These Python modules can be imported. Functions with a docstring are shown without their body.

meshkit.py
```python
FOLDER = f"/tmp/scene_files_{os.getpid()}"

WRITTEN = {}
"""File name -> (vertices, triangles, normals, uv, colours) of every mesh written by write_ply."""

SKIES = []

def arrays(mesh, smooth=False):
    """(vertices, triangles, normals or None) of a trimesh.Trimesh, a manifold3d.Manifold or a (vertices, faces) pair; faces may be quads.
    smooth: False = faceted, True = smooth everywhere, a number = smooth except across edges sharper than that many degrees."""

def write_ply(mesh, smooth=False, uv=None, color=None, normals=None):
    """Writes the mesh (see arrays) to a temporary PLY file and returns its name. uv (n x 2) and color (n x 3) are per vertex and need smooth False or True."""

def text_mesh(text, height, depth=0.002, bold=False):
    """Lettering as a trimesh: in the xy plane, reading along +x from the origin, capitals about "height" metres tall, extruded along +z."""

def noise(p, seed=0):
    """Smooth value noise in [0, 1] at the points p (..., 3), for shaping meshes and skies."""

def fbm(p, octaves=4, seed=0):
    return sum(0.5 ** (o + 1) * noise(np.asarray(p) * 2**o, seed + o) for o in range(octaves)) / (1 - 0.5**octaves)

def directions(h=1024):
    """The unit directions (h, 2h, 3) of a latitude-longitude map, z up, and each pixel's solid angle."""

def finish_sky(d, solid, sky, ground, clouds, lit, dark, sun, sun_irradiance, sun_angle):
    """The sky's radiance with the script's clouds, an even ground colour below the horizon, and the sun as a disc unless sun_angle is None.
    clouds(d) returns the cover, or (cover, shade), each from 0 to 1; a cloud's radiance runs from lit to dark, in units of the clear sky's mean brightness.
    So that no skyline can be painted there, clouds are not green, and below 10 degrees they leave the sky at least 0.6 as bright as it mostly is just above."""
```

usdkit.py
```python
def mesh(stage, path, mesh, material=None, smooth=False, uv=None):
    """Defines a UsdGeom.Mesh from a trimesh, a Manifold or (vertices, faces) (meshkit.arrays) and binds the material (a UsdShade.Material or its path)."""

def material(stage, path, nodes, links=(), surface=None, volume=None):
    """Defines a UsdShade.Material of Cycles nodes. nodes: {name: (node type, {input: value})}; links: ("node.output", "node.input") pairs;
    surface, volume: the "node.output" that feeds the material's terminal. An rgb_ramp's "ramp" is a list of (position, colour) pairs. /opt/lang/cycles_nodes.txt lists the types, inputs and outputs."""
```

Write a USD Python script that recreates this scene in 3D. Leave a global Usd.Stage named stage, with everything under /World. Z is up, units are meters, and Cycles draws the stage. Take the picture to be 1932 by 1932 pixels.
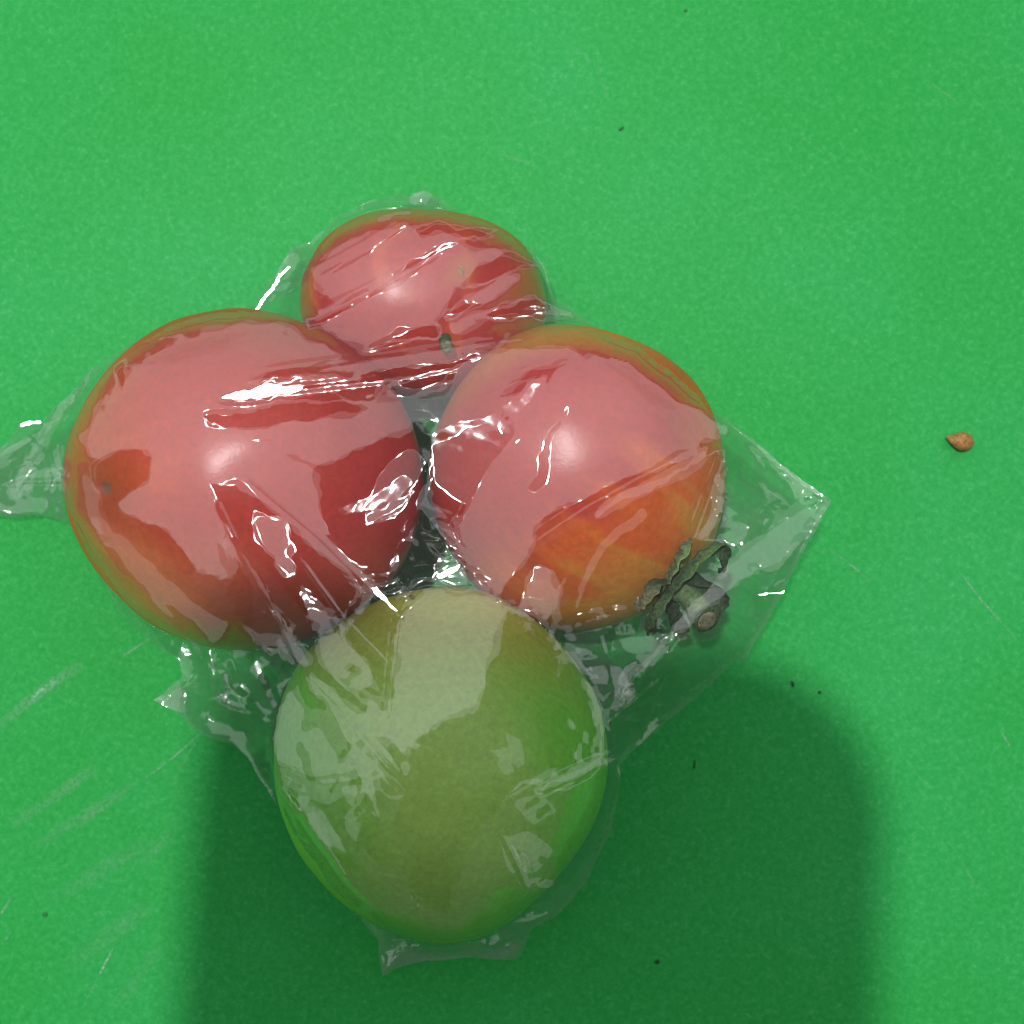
import math, random, numpy as np, trimesh, usdkit, meshkit
from scipy import ndimage, fft
from pxr import Usd, UsdGeom, UsdLux, UsdShade, Sdf, Gf, Vt

stage = Usd.Stage.CreateInMemory()
UsdGeom.SetStageUpAxis(stage, UsdGeom.Tokens.z)
UsdGeom.SetStageMetersPerUnit(stage, 1.0)
W = UsdGeom.Xform.Define(stage, '/World')
UsdGeom.Scope.Define(stage, '/World/Looks')
rng = np.random.default_rng(7)

# ------------------------------------------------------------------ camera, lamps, exposure
H, FW = 0.26, 0.21                       # lens height over the table, width of the table in view
cam = UsdGeom.Camera.Define(stage, '/World/camera')
cam.AddTranslateOp().Set(Gf.Vec3d(0, 0, H))
cam.CreateHorizontalApertureAttr(36.0)
cam.CreateVerticalApertureAttr(36.0)
cam.CreateFocalLengthAttr(36.0 * H / FW)
cam.CreateClippingRangeAttr(Gf.Vec2f(0.01, 50))
cam.CreateFocusDistanceAttr(0.207)
cam.CreateFStopAttr(27.0)
cam.CreateExposureAttr(-0.08)

def lamp_xf(p, at):
    UsdGeom.Xformable(p).AddTranslateOp().Set(Gf.Vec3d(*at))

# the bulb out of view, placed for the phone's shadow and the highlights, up and a little left of the table's middle
unseen_bulb = UsdLux.SphereLight.Define(stage, '/World/unseen_bulb')
unseen_bulb.CreateRadiusAttr(0.009)
unseen_bulb.CreateIntensityAttr(4350.0)
unseen_bulb.CreateColorAttr(Gf.Vec3f(1.0, 0.99, 0.97))
lamp_xf(unseen_bulb, (-0.08, 0.10, 0.70))
# unseen ceiling light, out of view; size and place chosen to whiten the film
panel = UsdLux.RectLight.Define(stage, '/World/unseen_ceiling_light')
panel.CreateWidthAttr(7.0)
panel.CreateHeightAttr(4.0)
panel.CreateIntensityAttr(1.0)
panel.CreateColorAttr(Gf.Vec3f(0.97, 0.99, 1.0))
lamp_xf(panel, (0.0, 1.85, 2.2))
# even light from the unseen room, set to lift the shaded parts
dome = UsdLux.DomeLight.Define(stage, '/World/unseen_room_light')
dome.CreateIntensityAttr(0.038)

# ------------------------------------------------------------------ helpers
used = {}
def numbered(path):
    k = used.get(path, 0)
    used[path] = k + 1
    return path if k == 0 else f'{path}_{k:03d}'

def cd(p, label=None, category=None, group=None, kind=None):
    for k, v in (('label', label), ('category', category), ('group', group), ('kind', kind)):
        if v:
            p.SetCustomDataByKey(k, v)
    return p

def thing(name, label, category, loc=(0, 0, 0), group=None):
    x = UsdGeom.Xform.Define(stage, numbered('/World/' + name))
    x.AddTranslateOp().Set(Gf.Vec3d(*map(float, loc)))
    return cd(x.GetPrim(), label, category, group)

def obj(name, mesh, mat, parent=None, smooth=True, label=None, color=None, loc=None):
    """One Mesh prim; vertices are given in world space and moved into the parent's frame (loc)."""
    base = str(parent.GetPath()) if parent else '/World'
    if loc is not None:
        v, f, _ = meshkit.arrays(mesh)
        mesh = trimesh.Trimesh(v - np.asarray(loc), f, process=False)
    m = usdkit.mesh(stage, numbered(base + '/' + name), mesh, mat, smooth=smooth)
    if color is not None:
        UsdGeom.PrimvarsAPI(m).CreatePrimvar('tone', Sdf.ValueTypeNames.Color3fArray, 'vertex').Set(Vt.Vec3fArray.FromNumpy(np.asarray(color, np.float32)))
    if label:
        m.GetPrim().SetCustomDataByKey('label', label)
    return m.GetPrim()

def P(px, py, z=0.0):
    """Point at height z that the lens sees at (px, py) of the photograph (1932 px wide)."""
    s = FW / 1932 * (1 - z / H)
    return np.array([(px - 966) * s, (966 - py) * s, z])

def T(px, py):
    """The same, as coordinates on the table plane."""
    return np.array([(px - 966) * FW / 1932, (966 - py) * FW / 1932])

def smoothstep(a, b, x):
    t = np.clip((x - a) / (b - a), 0, 1)
    return t * t * (3 - 2 * t)

def mixc(a, b, t):
    t = np.clip(np.asarray(t), 0, 1)[..., None]
    return np.asarray(a) * (1 - t) + np.asarray(b) * t

def tube(points, radii, n=14, cap=True, squash=1.0):
    pts, radii = np.asarray(points, float), np.broadcast_to(radii, len(points))
    tan = np.gradient(pts, axis=0)
    tan /= np.linalg.norm(tan, axis=1, keepdims=True)
    ref = np.array([0.3, 0.2, 1.0])
    rows = []
    for p, t, r in zip(pts, tan, radii):
        a = np.cross(t, ref); a /= np.linalg.norm(a)
        b = np.cross(t, a)
        th = np.arange(n) / n * 2 * math.pi
        rows.append(p + r * (np.cos(th)[:, None] * a + squash * np.sin(th)[:, None] * b))
    v = np.vstack(rows)
    f = []
    for i in range(len(pts) - 1):
        for k in range(n):
            a, b = i * n + k, i * n + (k + 1) % n
            f += [(a, b, b + n), (a, b + n, a + n)]
    if cap:
        for i, rev in ((0, 1), (len(pts) - 1, 0)):
            c = len(v); v = np.vstack([v, pts[i]])
            for k in range(n):
                a, b = i * n + k, i * n + (k + 1) % n
                f.append((c, b, a) if rev else (c, a, b))
    return trimesh.Trimesh(v, np.array(f)[:, ::-1], process=False)

def spline(pts, n):
    pts = np.asarray(pts, float)
    t = np.r_[0, np.cumsum(np.linalg.norm(np.diff(pts, axis=0), axis=1))]
    from scipy.interpolate import CubicSpline
    return CubicSpline(t, pts)(np.linspace(0, t[-1], n))

# ------------------------------------------------------------------ materials
def material(name, *a, **k):
    return usdkit.material(stage, '/World/Looks/' + name, *a, **k)

table_mat = material('green_plastic', {
    'geo': ('geometry', {}),
    'mp': ('mapping', {'mapping_type': 'point', 'rotation': (0.7, 0.5, 0.6)}),
    'n1': ('noise_texture', {'scale': 900.0, 'detail': 4.0, 'roughness': 0.8}),
    'n2': ('noise_texture', {'scale': 16.0, 'detail': 3.0}),
    'r1': ('rgb_ramp', {'ramp': [(0.28, (0.018, 0.318, 0.058)), (0.47, (0.024, 0.360, 0.070)), (0.58, (0.036, 0.390, 0.086)), (0.73, (0.080, 0.46, 0.145))]}),
    'r2': ('rgb_ramp', {'ramp': [(0.35, (0.88, 0.97, 0.82)), (0.68, (1.12, 1.03, 1.2))]}),
    'mx': ('mix_color', {'blend_type': 'multiply', 'fac': 1.0, 'use_clamp': False}),
    'bmp': ('bump', {'strength': 0.04, 'distance': 0.0003}),
    'p': ('principled_bsdf', {'roughness': 0.55, 'specular_ior_level': 0.14}),
}, [('geo.position', 'mp.vector'), ('mp.vector', 'n1.vector'), ('geo.position', 'n2.vector'), ('n1.fac', 'r1.fac'), ('n2.fac', 'r2.fac'), ('r1.color', 'mx.a'), ('r2.color', 'mx.b'),
    ('n1.fac', 'bmp.height'), ('bmp.normal', 'p.normal'), ('mx.result', 'p.base_color')], surface='p.BSDF')

def skin_mat(name, rough, sss=0.12):
    return material(name, {
        'a': ('attribute', {'attribute': 'tone'}),
        'geo': ('geometry', {}),
        'n': ('noise_texture', {'scale': 900.0, 'detail': 3.0, 'roughness': 0.7}),
        'r': ('rgb_ramp', {'ramp': [(0.3, (0.86, 0.86, 0.86)), (0.7, (1.14, 1.14, 1.14))]}),
        'm': ('mix_color', {'blend_type': 'multiply', 'fac': 1.0, 'use_clamp': False}),
        'b': ('bump', {'strength': 0.12, 'distance': 0.0003}),
        'p': ('principled_bsdf', {'roughness': rough, 'specular_ior_level': 0.5, 'subsurface_weight': sss, 'subsurface_scale': 0.004, 'subsurface_radius': (1.0, 0.35, 0.2)}),
    }, [('geo.position', 'n.vector'), ('n.fac', 'r.fac'), ('a.color', 'm.a'), ('r.color', 'm.b'), ('m.result', 'p.base_color'), ('n.fac', 'b.height'), ('b.normal', 'p.normal')], surface='p.BSDF')

skin = skin_mat('tomato_skin', 0.34)
skin_dull = skin_mat('unripe_skin', 0.42, 0.0)

def tone_mat(name, rough, spec=0.3):
    return material(name, {'a': ('attribute', {'attribute': 'tone'}), 'geo': ('geometry', {}),
        'n': ('noise_texture', {'scale': 1500.0, 'detail': 4.0}), 'r': ('rgb_ramp', {'ramp': [(0.3, (0.6, 0.6, 0.6)), (0.7, (1.35, 1.35, 1.35))]}),
        'm': ('mix_color', {'blend_type': 'multiply', 'fac': 1.0, 'use_clamp': False}), 'b': ('bump', {'strength': 0.5, 'distance': 0.0004}),
        'p': ('principled_bsdf', {'roughness': rough, 'specular_ior_level': spec})},
        [('geo.position', 'n.vector'), ('n.fac', 'r.fac'), ('a.color', 'm.a'), ('r.color', 'm.b'), ('m.result', 'p.base_color'), ('n.fac', 'b.height'), ('b.normal', 'p.normal')], surface='p.BSDF')
stem_mat = tone_mat('dried_stem', 0.95, 0.1)
crumb_mat = tone_mat('crumb', 0.65)

def film_mat(name, r0, haze):
    # a clear film: it mirrors a little, more at grazing angles, scatters a trace, and lets the rest straight through
    return material(name, {
        'lw': ('layer_weight', {'blend': 0.5}),
        'pw': ('math', {'math_type': 'power', 'value2': 4.0}),
        'ma': ('math', {'math_type': 'multiply_add', 'value2': 0.32 - r0, 'value3': r0}),
        'tr': ('transparent_bsdf', {'color': (0.97, 0.975, 0.975)}),
        'gl': ('glossy_bsdf', {'color': (1, 1, 1), 'roughness': 0.05}),
        'df': ('diffuse_bsdf', {'color': (0.85, 0.88, 0.88)}),
        'hz': ('mix_closure', {'fac': haze}),
        'mx': ('mix_closure', {}),
    }, [('lw.facing', 'pw.value1'), ('pw.value', 'ma.value1'), ('tr.BSDF', 'hz.closure1'), ('df.BSDF', 'hz.closure2'),
        ('ma.value', 'mx.fac'), ('hz.closure', 'mx.closure1'), ('gl.BSDF', 'mx.closure2')], surface='mx.closure')
film = film_mat('clear_film', 0.060, 0.012)
film_back = film_mat('clear_film_back', 0.12, 0.05)
phone_mat = material('phone_case', {'p': ('principled_bsdf', {'base_color': (0.012, 0.012, 0.013), 'roughness': 0.5})}, surface='p.BSDF')
glass_mat = material('lens_glass', {'p': ('principled_bsdf', {'base_color': (0.006, 0.006, 0.008), 'roughness': 0.08})}, surface='p.BSDF')

# ------------------------------------------------------------------ setting: the green table top
g = trimesh.creation.box([1.0, 1.0, 0.02]); g.apply_translation([0, 0, -0.01])
table = cd(obj('table_top', g, table_mat, smooth=False), 'scuffed green plastic table top filling the whole picture', None, None, 'structure')

scuff_mat = material('scuffed_plastic', {
    'geo': ('geometry', {}),
    'a': ('attribute', {'attribute': 'tone'}),
    'n': ('noise_texture', {'scale': 1300.0, 'detail': 3.0, 'roughness': 0.7}),
    'r': ('rgb_ramp', {'ramp': [(0.38, (0, 0, 0)), (0.62, (1, 1, 1))]}),
    'm': ('math', {'math_type': 'multiply'}),
    'd': ('diffuse_bsdf', {'color': (0.30, 0.62, 0.40)}),
    't': ('transparent_bsdf', {}),
    'mx': ('mix_closure', {}),
}, [('geo.position', 'n.vector'), ('n.fac', 'r.fac'), ('r.color', 'm.value1'), ('a.fac', 'm.value2'), ('m.value', 'mx.fac'), ('t.BSDF', 'mx.closure1'), ('d.BSDF', 'mx.closure2')], surface='mx.closure')
def scuff(pts, w, strength, k):
    q = spline([P(x, y, 0.00005 + 0.00002 * (k % 7)) for x, y in pts], 24)
    t_ = np.gradient(q, axis=0); t_ /= np.linalg.norm(t_, axis=1, keepdims=True)
    s_ = np.cross([0, 0, 1.0], t_)
    v = np.concatenate([q + s_ * w * o for o in (-1, -.4, .4, 1)])
    f = [(o * 24 + i, (o + 1) * 24 + i, (o + 1) * 24 + i + 1, o * 24 + i + 1) for o in range(3) for i in range(23)]
    u = np.linspace(0, 1, 24); e = np.sin(np.pi * u) ** .7 * (0.6 + 0.8 * meshkit.noise(np.c_[u * 6, u * 0 + k, u * 0], 3))
    tone = np.concatenate([e * 0, e, e, e * 0]) * strength * 1.7
    f = np.array(f); v0, ff, _ = meshkit.arrays((v, f[:, ::-1]))
    obj('scuff_mark', (v0, ff), scuff_mat, table, color=np.repeat(np.clip(tone, 0, 1)[:, None], 3, 1))
scuffs = [([(-10, 1380), (70, 1310), (160, 1250)], 2.6, .30), ([(55, 1325), (80, 1300), (102, 1280)], .8, .55), ([(225, 1245), (262, 1218), (290, 1200)], .45, .35), ([(225, 1240), (270, 1212)], .5, .3),
    ([(295, 1205), (350, 1172)], .45, .4), ([(330, 1470), (370, 1400), (385, 1380)], .4, .2), ([(270, 1470), (340, 1418), (385, 1375)], .55, .35), ([(150, 1560), (260, 1470)], 1.0, .18),
    ([(186, 1842), (200, 1815), (216, 1786)], .55, .60), ([(160, 1890), (184, 1845)], .4, .25), ([(-5, 1735), (10, 1712), (24, 1690)], .6, .40), ([(-5, 1790), (22, 1755)], .5, .3), ([(60, 1600), (250, 1480)], 3.0, .14),
    ([(90, 1700), (290, 1580)], 4.2, .10), ([(120, 1830), (290, 1700)], 5.0, .10), ([(220, 1900), (300, 1780)], 3.4, .09), ([(20, 1560), (190, 1440)], 3.0, .16), ([(260, 1640), (330, 1560)], 3.2, .10), ([(1560, 1035), (1600, 1062), (1650, 1105)], .5, .28), ([(1815, 1085), (1850, 1130), (1885, 1170)], .5, .42), ([(1850, 1130), (1925, 1215)], .45, .25),
    ([(1886, 1375), (1906, 1410)], .5, .40), ([(1800, 1600), (1850, 1690)], .4, .15), ([(1700, 1420), (1745, 1480)], .5, .14), ([(1720, 130), (1830, 210)], .5, .12), ([(1040, 60), (1160, 150)], .8, .10), ([(940, 290), (1010, 310)], .9, .12), ([(1500, 250), (1570, 300)], .5, .12), ([(1130, 140), (1150, 190)], .9, .12)]
for k_, (pl_, w_, s_) in enumerate(scuffs):
    scuff(pl_ if len(pl_) > 2 else [pl_[0], tuple(np.mean(pl_, axis=0) + [1, 1]), pl_[1]], w_ * 0.0005, s_, k_)

# ------------------------------------------------------------------ tomatoes
def tomato_mesh(px, py, hx, hy, z, rz, seed, rot=0.0, taper=0.0, lobe=0.018, lean=(0.0, 0.0)):
    """An uneven ellipsoid seen at (px, py) with half sizes hx, hy in photograph pixels, centre at height z."""
    s = FW / 1932 * (1 - z / H) * 0.985
    c = P(px, py, z)
    m = trimesh.creation.icosphere(6, 1.0)
    d = np.array(m.vertices)
    k = 1 + lobe * (meshkit.fbm(d * 1.3 + seed, 3, seed) - 0.5) * 4
    ang = np.arctan2(d[:, 1], d[:, 0])
    k += 0.010 * np.cos(5 * ang + seed) * (1 - d[:, 2] ** 2)
    v = d * k[:, None]
    v[:, 0] *= 1 - taper * np.clip(-v[:, 1], 0, 1) ** 2
    v = v * [hx * s, hy * s, rz]
    ca, sa = math.cos(rot), math.sin(rot)
    v[:, :2] = v[:, :2] @ np.array([[ca, sa], [-sa, ca]])
    v[:, 2] += lean[0] * v[:, 0] + lean[1] * v[:, 1]
    return d, v + c, m.faces, c

tomatoes = {}
def photo_px(v):
    s = FW / 1932 * (1 - v[:, 2] / H)
    return v[:, 0] / s + 966, 966 - v[:, 1] / s

def streaks(d, axis, seed, n=26):
    """Meridian streak noise round an axis: the skin's colouring runs from the stem to the tip."""
    axis = np.asarray(axis, float) / np.linalg.norm(axis)
    a = np.cross(axis, [0.31, 0.5, 0.81]); a /= np.linalg.norm(a); b = np.cross(axis, a)
    th = np.arctan2(d @ b, d @ a); h = d @ axis
    q = np.stack([np.cos(th) * n / 6, np.sin(th) * n / 6, h * 1.2], -1)
    return meshkit.fbm(q, 3, seed), h

RED, DEEP, ORANGE, AMBER, OLIVE = (0.48, 0.036, 0.022), (0.46, 0.028, 0.028), (0.68, 0.120, 0.014), (0.64, 0.27, 0.032), (0.30, 0.27, 0.04)

# left tomato
d, v, f, c = tomato_mesh(470, 910, 336, 322, 0.0335, 0.0305, 3, lean=(0, .06))
px, py = photo_px(v)
fb = meshkit.fbm(d * 3 + 5, 4, 5)
st, h = streaks(d, P(195, 920, 0.045) - c, 4)
col = mixc(RED, DEEP, smoothstep(480, 760, px + 150 * (fb - .5)))
col = mixc(col, ORANGE, 0.55 * smoothstep(0.5, 1.05, h + 0.7 * (st - .5)))
col = mixc(col, AMBER, 0.55 * smoothstep(-0.1, -0.8, d[:, 1] + 0.5 * (fb - .5)) * smoothstep(0.5, -0.5, d[:, 0]))
rr = np.hypot(px - 197, py - 921) * np.where(v[:, 2] > 0.02, 1, 99)
col = mixc(col, (0.42, 0.06, 0.01), 0.8 * smoothstep(95, 20, rr + 50 * (fb - .5)))
col = mixc(col, (0.26, 0.10, 0.07), smoothstep(15, 8, rr))
v -= (d * (0.0006 * smoothstep(16, 4, rr))[:, None])
t = thing('tomato', 'largest red tomato, on the left, with a small grey blossom scar in an orange patch', 'tomato', c)
obj('skin', trimesh.Trimesh(v, f, process=False), skin, t, color=col, loc=c)
ring = trimesh.creation.icosphere(2, 0.0011); ring.apply_scale([1.1, 1.1, 0.45])
near = np.argmin(rr); ring.apply_translation(v[near] + [0, 0, -0.0001])
obj('blossom_scar', ring, crumb_mat, t, color=np.tile((0.20, 0.12, 0.10), (len(ring.vertices), 1)), loc=c)
tomatoes['left'] = v
sp = spline([P(200, 735, .038), P(172, 770, .036), P(154, 812, .035), P(143, 866, .034)], 16)
m = tube(sp, 0.0003 + 0.0007 * np.sin(np.linspace(0.15, 2.9, 16)), 10, squash=0.7)
obj('sepal', m, stem_mat, t, color=np.tile((0.03, 0.045, 0.02), (len(m.vertices), 1)), loc=c, label='dark sepal tip at the outer edge')

# right tomato, with the dried calyx
d, v, f, c = tomato_mesh(1088, 908, 283, 292, 0.0290, 0.0275, 11, rot=0.35, lean=(-.03, .15))
px, py = photo_px(v)
fb = meshkit.fbm(d * 3 + 9, 4, 9)
stem_at = P(1262, 1112, 0.024)
ax = stem_at - c
st, h = streaks(d, ax, 12, 40)
q = ((px - 1090) * 0.62 + (py - 905) * 0.79) / 290
col = mixc(DEEP, RED, smoothstep(-0.9, -0.1, q))
col = mixc(col, ORANGE, smoothstep(-0.05, 0.40, q + 0.9 * (st - .5)))
col = mixc(col, AMBER, 0.9 * smoothstep(0.38, 0.85, q + 1.3 * (st - .5)))
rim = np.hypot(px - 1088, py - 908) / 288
col = mixc(col, AMBER, 0.5 * smoothstep(0.8, 1.0, rim) * smoothstep(0.2, 0.8, d[:, 1]))  # upper rim tint: table mirrored in the steep film, put into the skin colour
t2 = thing('tomato', 'red and orange streaked tomato on the right with a dried stem and curled sepals', 'tomato', c)
obj('skin', trimesh.Trimesh(v, f, process=False), skin, t2, color=col, loc=c)
tomatoes['right'] = v
c_right, t_right = c, t2

# small tomato at the back
d, v, f, c = tomato_mesh(803, 572, 236, 180, 0.0205, 0.0180, 21, lean=(-.14, 0))
px, py = photo_px(v)
fb = meshkit.fbm(d * 3 + 2, 4, 2)
st, h = streaks(d, (0.2, -1, 0.3), 22, 30)
col = mixc(RED, DEEP, fb)
col = mixc(col, ORANGE, 0.5 * smoothstep(0.55, 0.8, st))
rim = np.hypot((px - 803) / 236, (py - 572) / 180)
col = mixc(col, (0.36, 0.17, 0.035), 0.85 * smoothstep(0.86, 0.99, rim) * smoothstep(0.1, 0.7, d[:, 1] + 0.35 * d[:, 0]))  # olive upper rim stands for the green table reflected by the film
col = mixc(col, (0.46, 0.12, 0.02), 0.6 * smoothstep(40, 8, np.abs(px - 870 + 0.4 * (py - 510))) * smoothstep(40, 10, np.abs(py - 510)))
t3 = thing('tomato', 'smallest tomato, red, at the top of the bag behind the other two red ones', 'tomato', c)
obj('skin', trimesh.Trimesh(v, f, process=False), skin, t3, color=col, loc=c)
k = trimesh.creation.icosphere(2, 0.0011); k.apply_scale([1, 1.4, 0.4]); k.apply_translation(P(872, 512, 0.0362) + [0, 0, -0.0004])
tomatoes['back'] = v
def top_of(v, px_, py_):
    x, y = photo_px(v)
    near = np.argmin(np.hypot(x - px_, y - py_) + np.where(v[:, 2] > np.median(v[:, 2]), 0, 1e6))
    return v[near]
p0 = top_of(v, 838, 640)
stub = spline([p0 + [0, 0.002, -0.002], p0 + [0.0002, -0.0006, 0.0008], p0 + [0.0008, -0.0022, 0.0035]], 8)
m = tube(stub, [0.0012, 0.0012, 0.0011, 0.0011, 0.0011, 0.0011, 0.0011, 0.0008])
ends = np.repeat(np.linspace(0, 1, 8), 14); ends = np.r_[ends, 0, 1]
obj('stem_stub', m, stem_mat, t3, color=mixc((0.04, 0.09, 0.03), (0.20, 0.20, 0.12), smoothstep(0.6, 1, ends)), loc=c)
k = trimesh.creation.icosphere(2, 0.0008); k.apply_scale([0.8, 1.4, 0.3]); k.apply_translation(top_of(v, 870, 512))
obj('blossom_scar', k, crumb_mat, t3, color=np.tile((0.33, 0.14, 0.05), (len(k.vertices), 1)), loc=c)

# green tomato in front
d, v, f, c = tomato_mesh(833, 1436, 318, 330, 0.0385, 0.0300, 31, taper=0.20)
px, py = photo_px(v)
fb = meshkit.fbm(d * 2.2 + 7, 4, 7)
GREEN, PALE, YELLOW = (0.19, 0.60, 0.05), (0.38, 0.62, 0.11), (0.44, 0.54, 0.10)
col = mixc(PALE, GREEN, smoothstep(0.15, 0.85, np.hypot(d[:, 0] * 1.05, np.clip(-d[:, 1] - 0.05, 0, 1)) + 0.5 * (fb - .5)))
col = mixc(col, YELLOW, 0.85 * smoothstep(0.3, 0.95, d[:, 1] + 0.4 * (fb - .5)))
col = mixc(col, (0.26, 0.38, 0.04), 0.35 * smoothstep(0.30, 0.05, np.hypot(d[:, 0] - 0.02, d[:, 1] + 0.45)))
spot = np.hypot(px - 776, (py - 1127) * 1.3) + np.where(v[:, 2] > 0.03, 0, 999)
col = mixc(col, (0.05, 0.055, 0.012), 0.85 * smoothstep(9, 3, spot))
t4 = thing('tomato', 'pale yellow green unripe tomato in front at the bottom of the bag', 'tomato', c)
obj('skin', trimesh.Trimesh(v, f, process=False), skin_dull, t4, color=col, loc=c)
tomatoes['front'] = v

# calyx and stem of the right tomato
G1, G2, TAN, DK = (0.11, 0.19, 0.08), (0.17, 0.26, 0.115), (0.35, 0.31, 0.20), (0.055, 0.09, 0.048)
def sepal(pts, w, seed, tip=TAN, root=G1):
    """A dried, curled, keeled strip of leaf."""
    pts = spline(pts, 26); n = 7
    tan = np.gradient(pts, axis=0); tan /= np.linalg.norm(tan, axis=1, keepdims=True)
    side = np.cross(tan, ax / np.linalg.norm(ax)); side /= np.linalg.norm(side, axis=1, keepdims=True)
    up = np.cross(side, tan)
    u = np.linspace(0, 1, 26); wid = w * (0.55 + 0.9 * u * (1 - u) * 2) * (1 - u ** 5 * 0.75)
    k = np.linspace(-1, 1, n)
    rows = pts[:, None] + side[:, None] * (wid[:, None] * k)[..., None] + up[:, None] * (wid[:, None] * 0.55 * (k ** 2 - .4))[..., None]
    wob = meshkit.fbm(rows.reshape(-1, 3) * 1100 + seed, 3, seed) - .5
    top = rows.reshape(-1, 3) + np.repeat(up, n, 0) * wob[:, None] * w * 1.3
    bot = top - np.repeat(up, n, 0) * 0.0004
    q = []
    for i in range(25):
        for j in range(n - 1):
            a = i * n + j; q.append((a, a + 1, a + n + 1, a + n))
    q = np.array(q); N = len(top)
    border = [i * n for i in range(26)] + [25 * n + j for j in range(1, n)] + [i * n + n - 1 for i in range(24, -1, -1)] + list(range(n - 2, 0, -1))
    e = [(a, b, b + N, a + N) for a, b in zip(border, border[1:] + border[:1])]
    ff = np.vstack([q, (q + N)[:, ::-1], np.array(e)[:, ::-1]])
    cc = mixc(root, tip, smoothstep(0.45, 1.0, np.repeat(u, n)) * 0.9 + 0.5 * wob)
    return (np.vstack([top, bot]), ff), np.vstack([cc, cc * 0.7])
sepals = [
    [P(1262, 1112, .027), P(1270, 1075, .034), P(1290, 1040, .036), P(1300, 1015, .033)],
    [P(1264, 1110, .027), P(1310, 1060, .036), P(1345, 1035, .036), P(1368, 1055, .031), P(1360, 1082, .027)],
    [P(1258, 1114, .027), P(1240, 1105, .034), P(1222, 1118, .037), P(1205, 1145, .035), P(1203, 1128, .037)],
    [P(1258, 1118, .026), P(1240, 1150, .033), P(1228, 1175, .031), P(1250, 1190, .026)],
    [P(1268, 1116, .026), P(1325, 1100, .034), P(1352, 1125, .032), P(1362, 1150, .026), P(1345, 1165, .022)],
    [P(1262, 1118, .025), P(1270, 1160, .030), P(1285, 1185, .026), P(1300, 1195, .021)],
]
cal_c = c_right
sepals = [[P(*(966 + (q[:2] / (FW / 1932 * (1 - q[2] / H))) * [1, -1]), q[2] + (.010, .008, .010, .007, .006, .004)[k]) for q in s_] for k, s_ in enumerate(sepals)]
for i, s_ in enumerate(sepals):
    m, cc = sepal(s_, [0.0021, 0.0017, 0.0019, 0.0018, 0.0017, 0.0016][i], 40 + i, tip=[G2, DK, TAN, DK, G1, G2][i], root=[G2, G1, DK, G1, DK, DK][i])
    obj('sepal', m, stem_mat, t_right, color=cc, loc=cal_c, smooth=False, label=['green sepal folded back over the skin', 'dark sepal curled like a hook', 'withered tan sepal', None, None, None][i])
path = spline([P(1258, 1100, .030), P(1282, 1108, .036), P(1300, 1122, .0375), P(1316, 1146, .038), P(1333, 1170, .0395)], 24)
rad = 0.0019 + 0.0008 * np.exp(-((np.linspace(0, 1, 24) - 0.45) / 0.14) ** 2) + 0.0006 * smoothstep(0.6, 0.98, np.linspace(0, 1, 24))
m = tube(path, rad, 16)
u = np.r_[np.repeat(np.linspace(0, 1, 24), 16), 0, 1]
wob = meshkit.fbm(np.array(m.vertices) * 500, 3, 3) - .5
m.vertices = m.vertices + np.array(trimesh.Trimesh(m.vertices, m.faces, process=False).vertex_normals) * (wob * 0.0006)[:, None]
sm_ = obj('stem', m, stem_mat, t_right, color=mixc(mixc(G1, G2, wob * 2 + .5), DK, smoothstep(0.82, 0.95, u) * 0.8), loc=cal_c)
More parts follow.
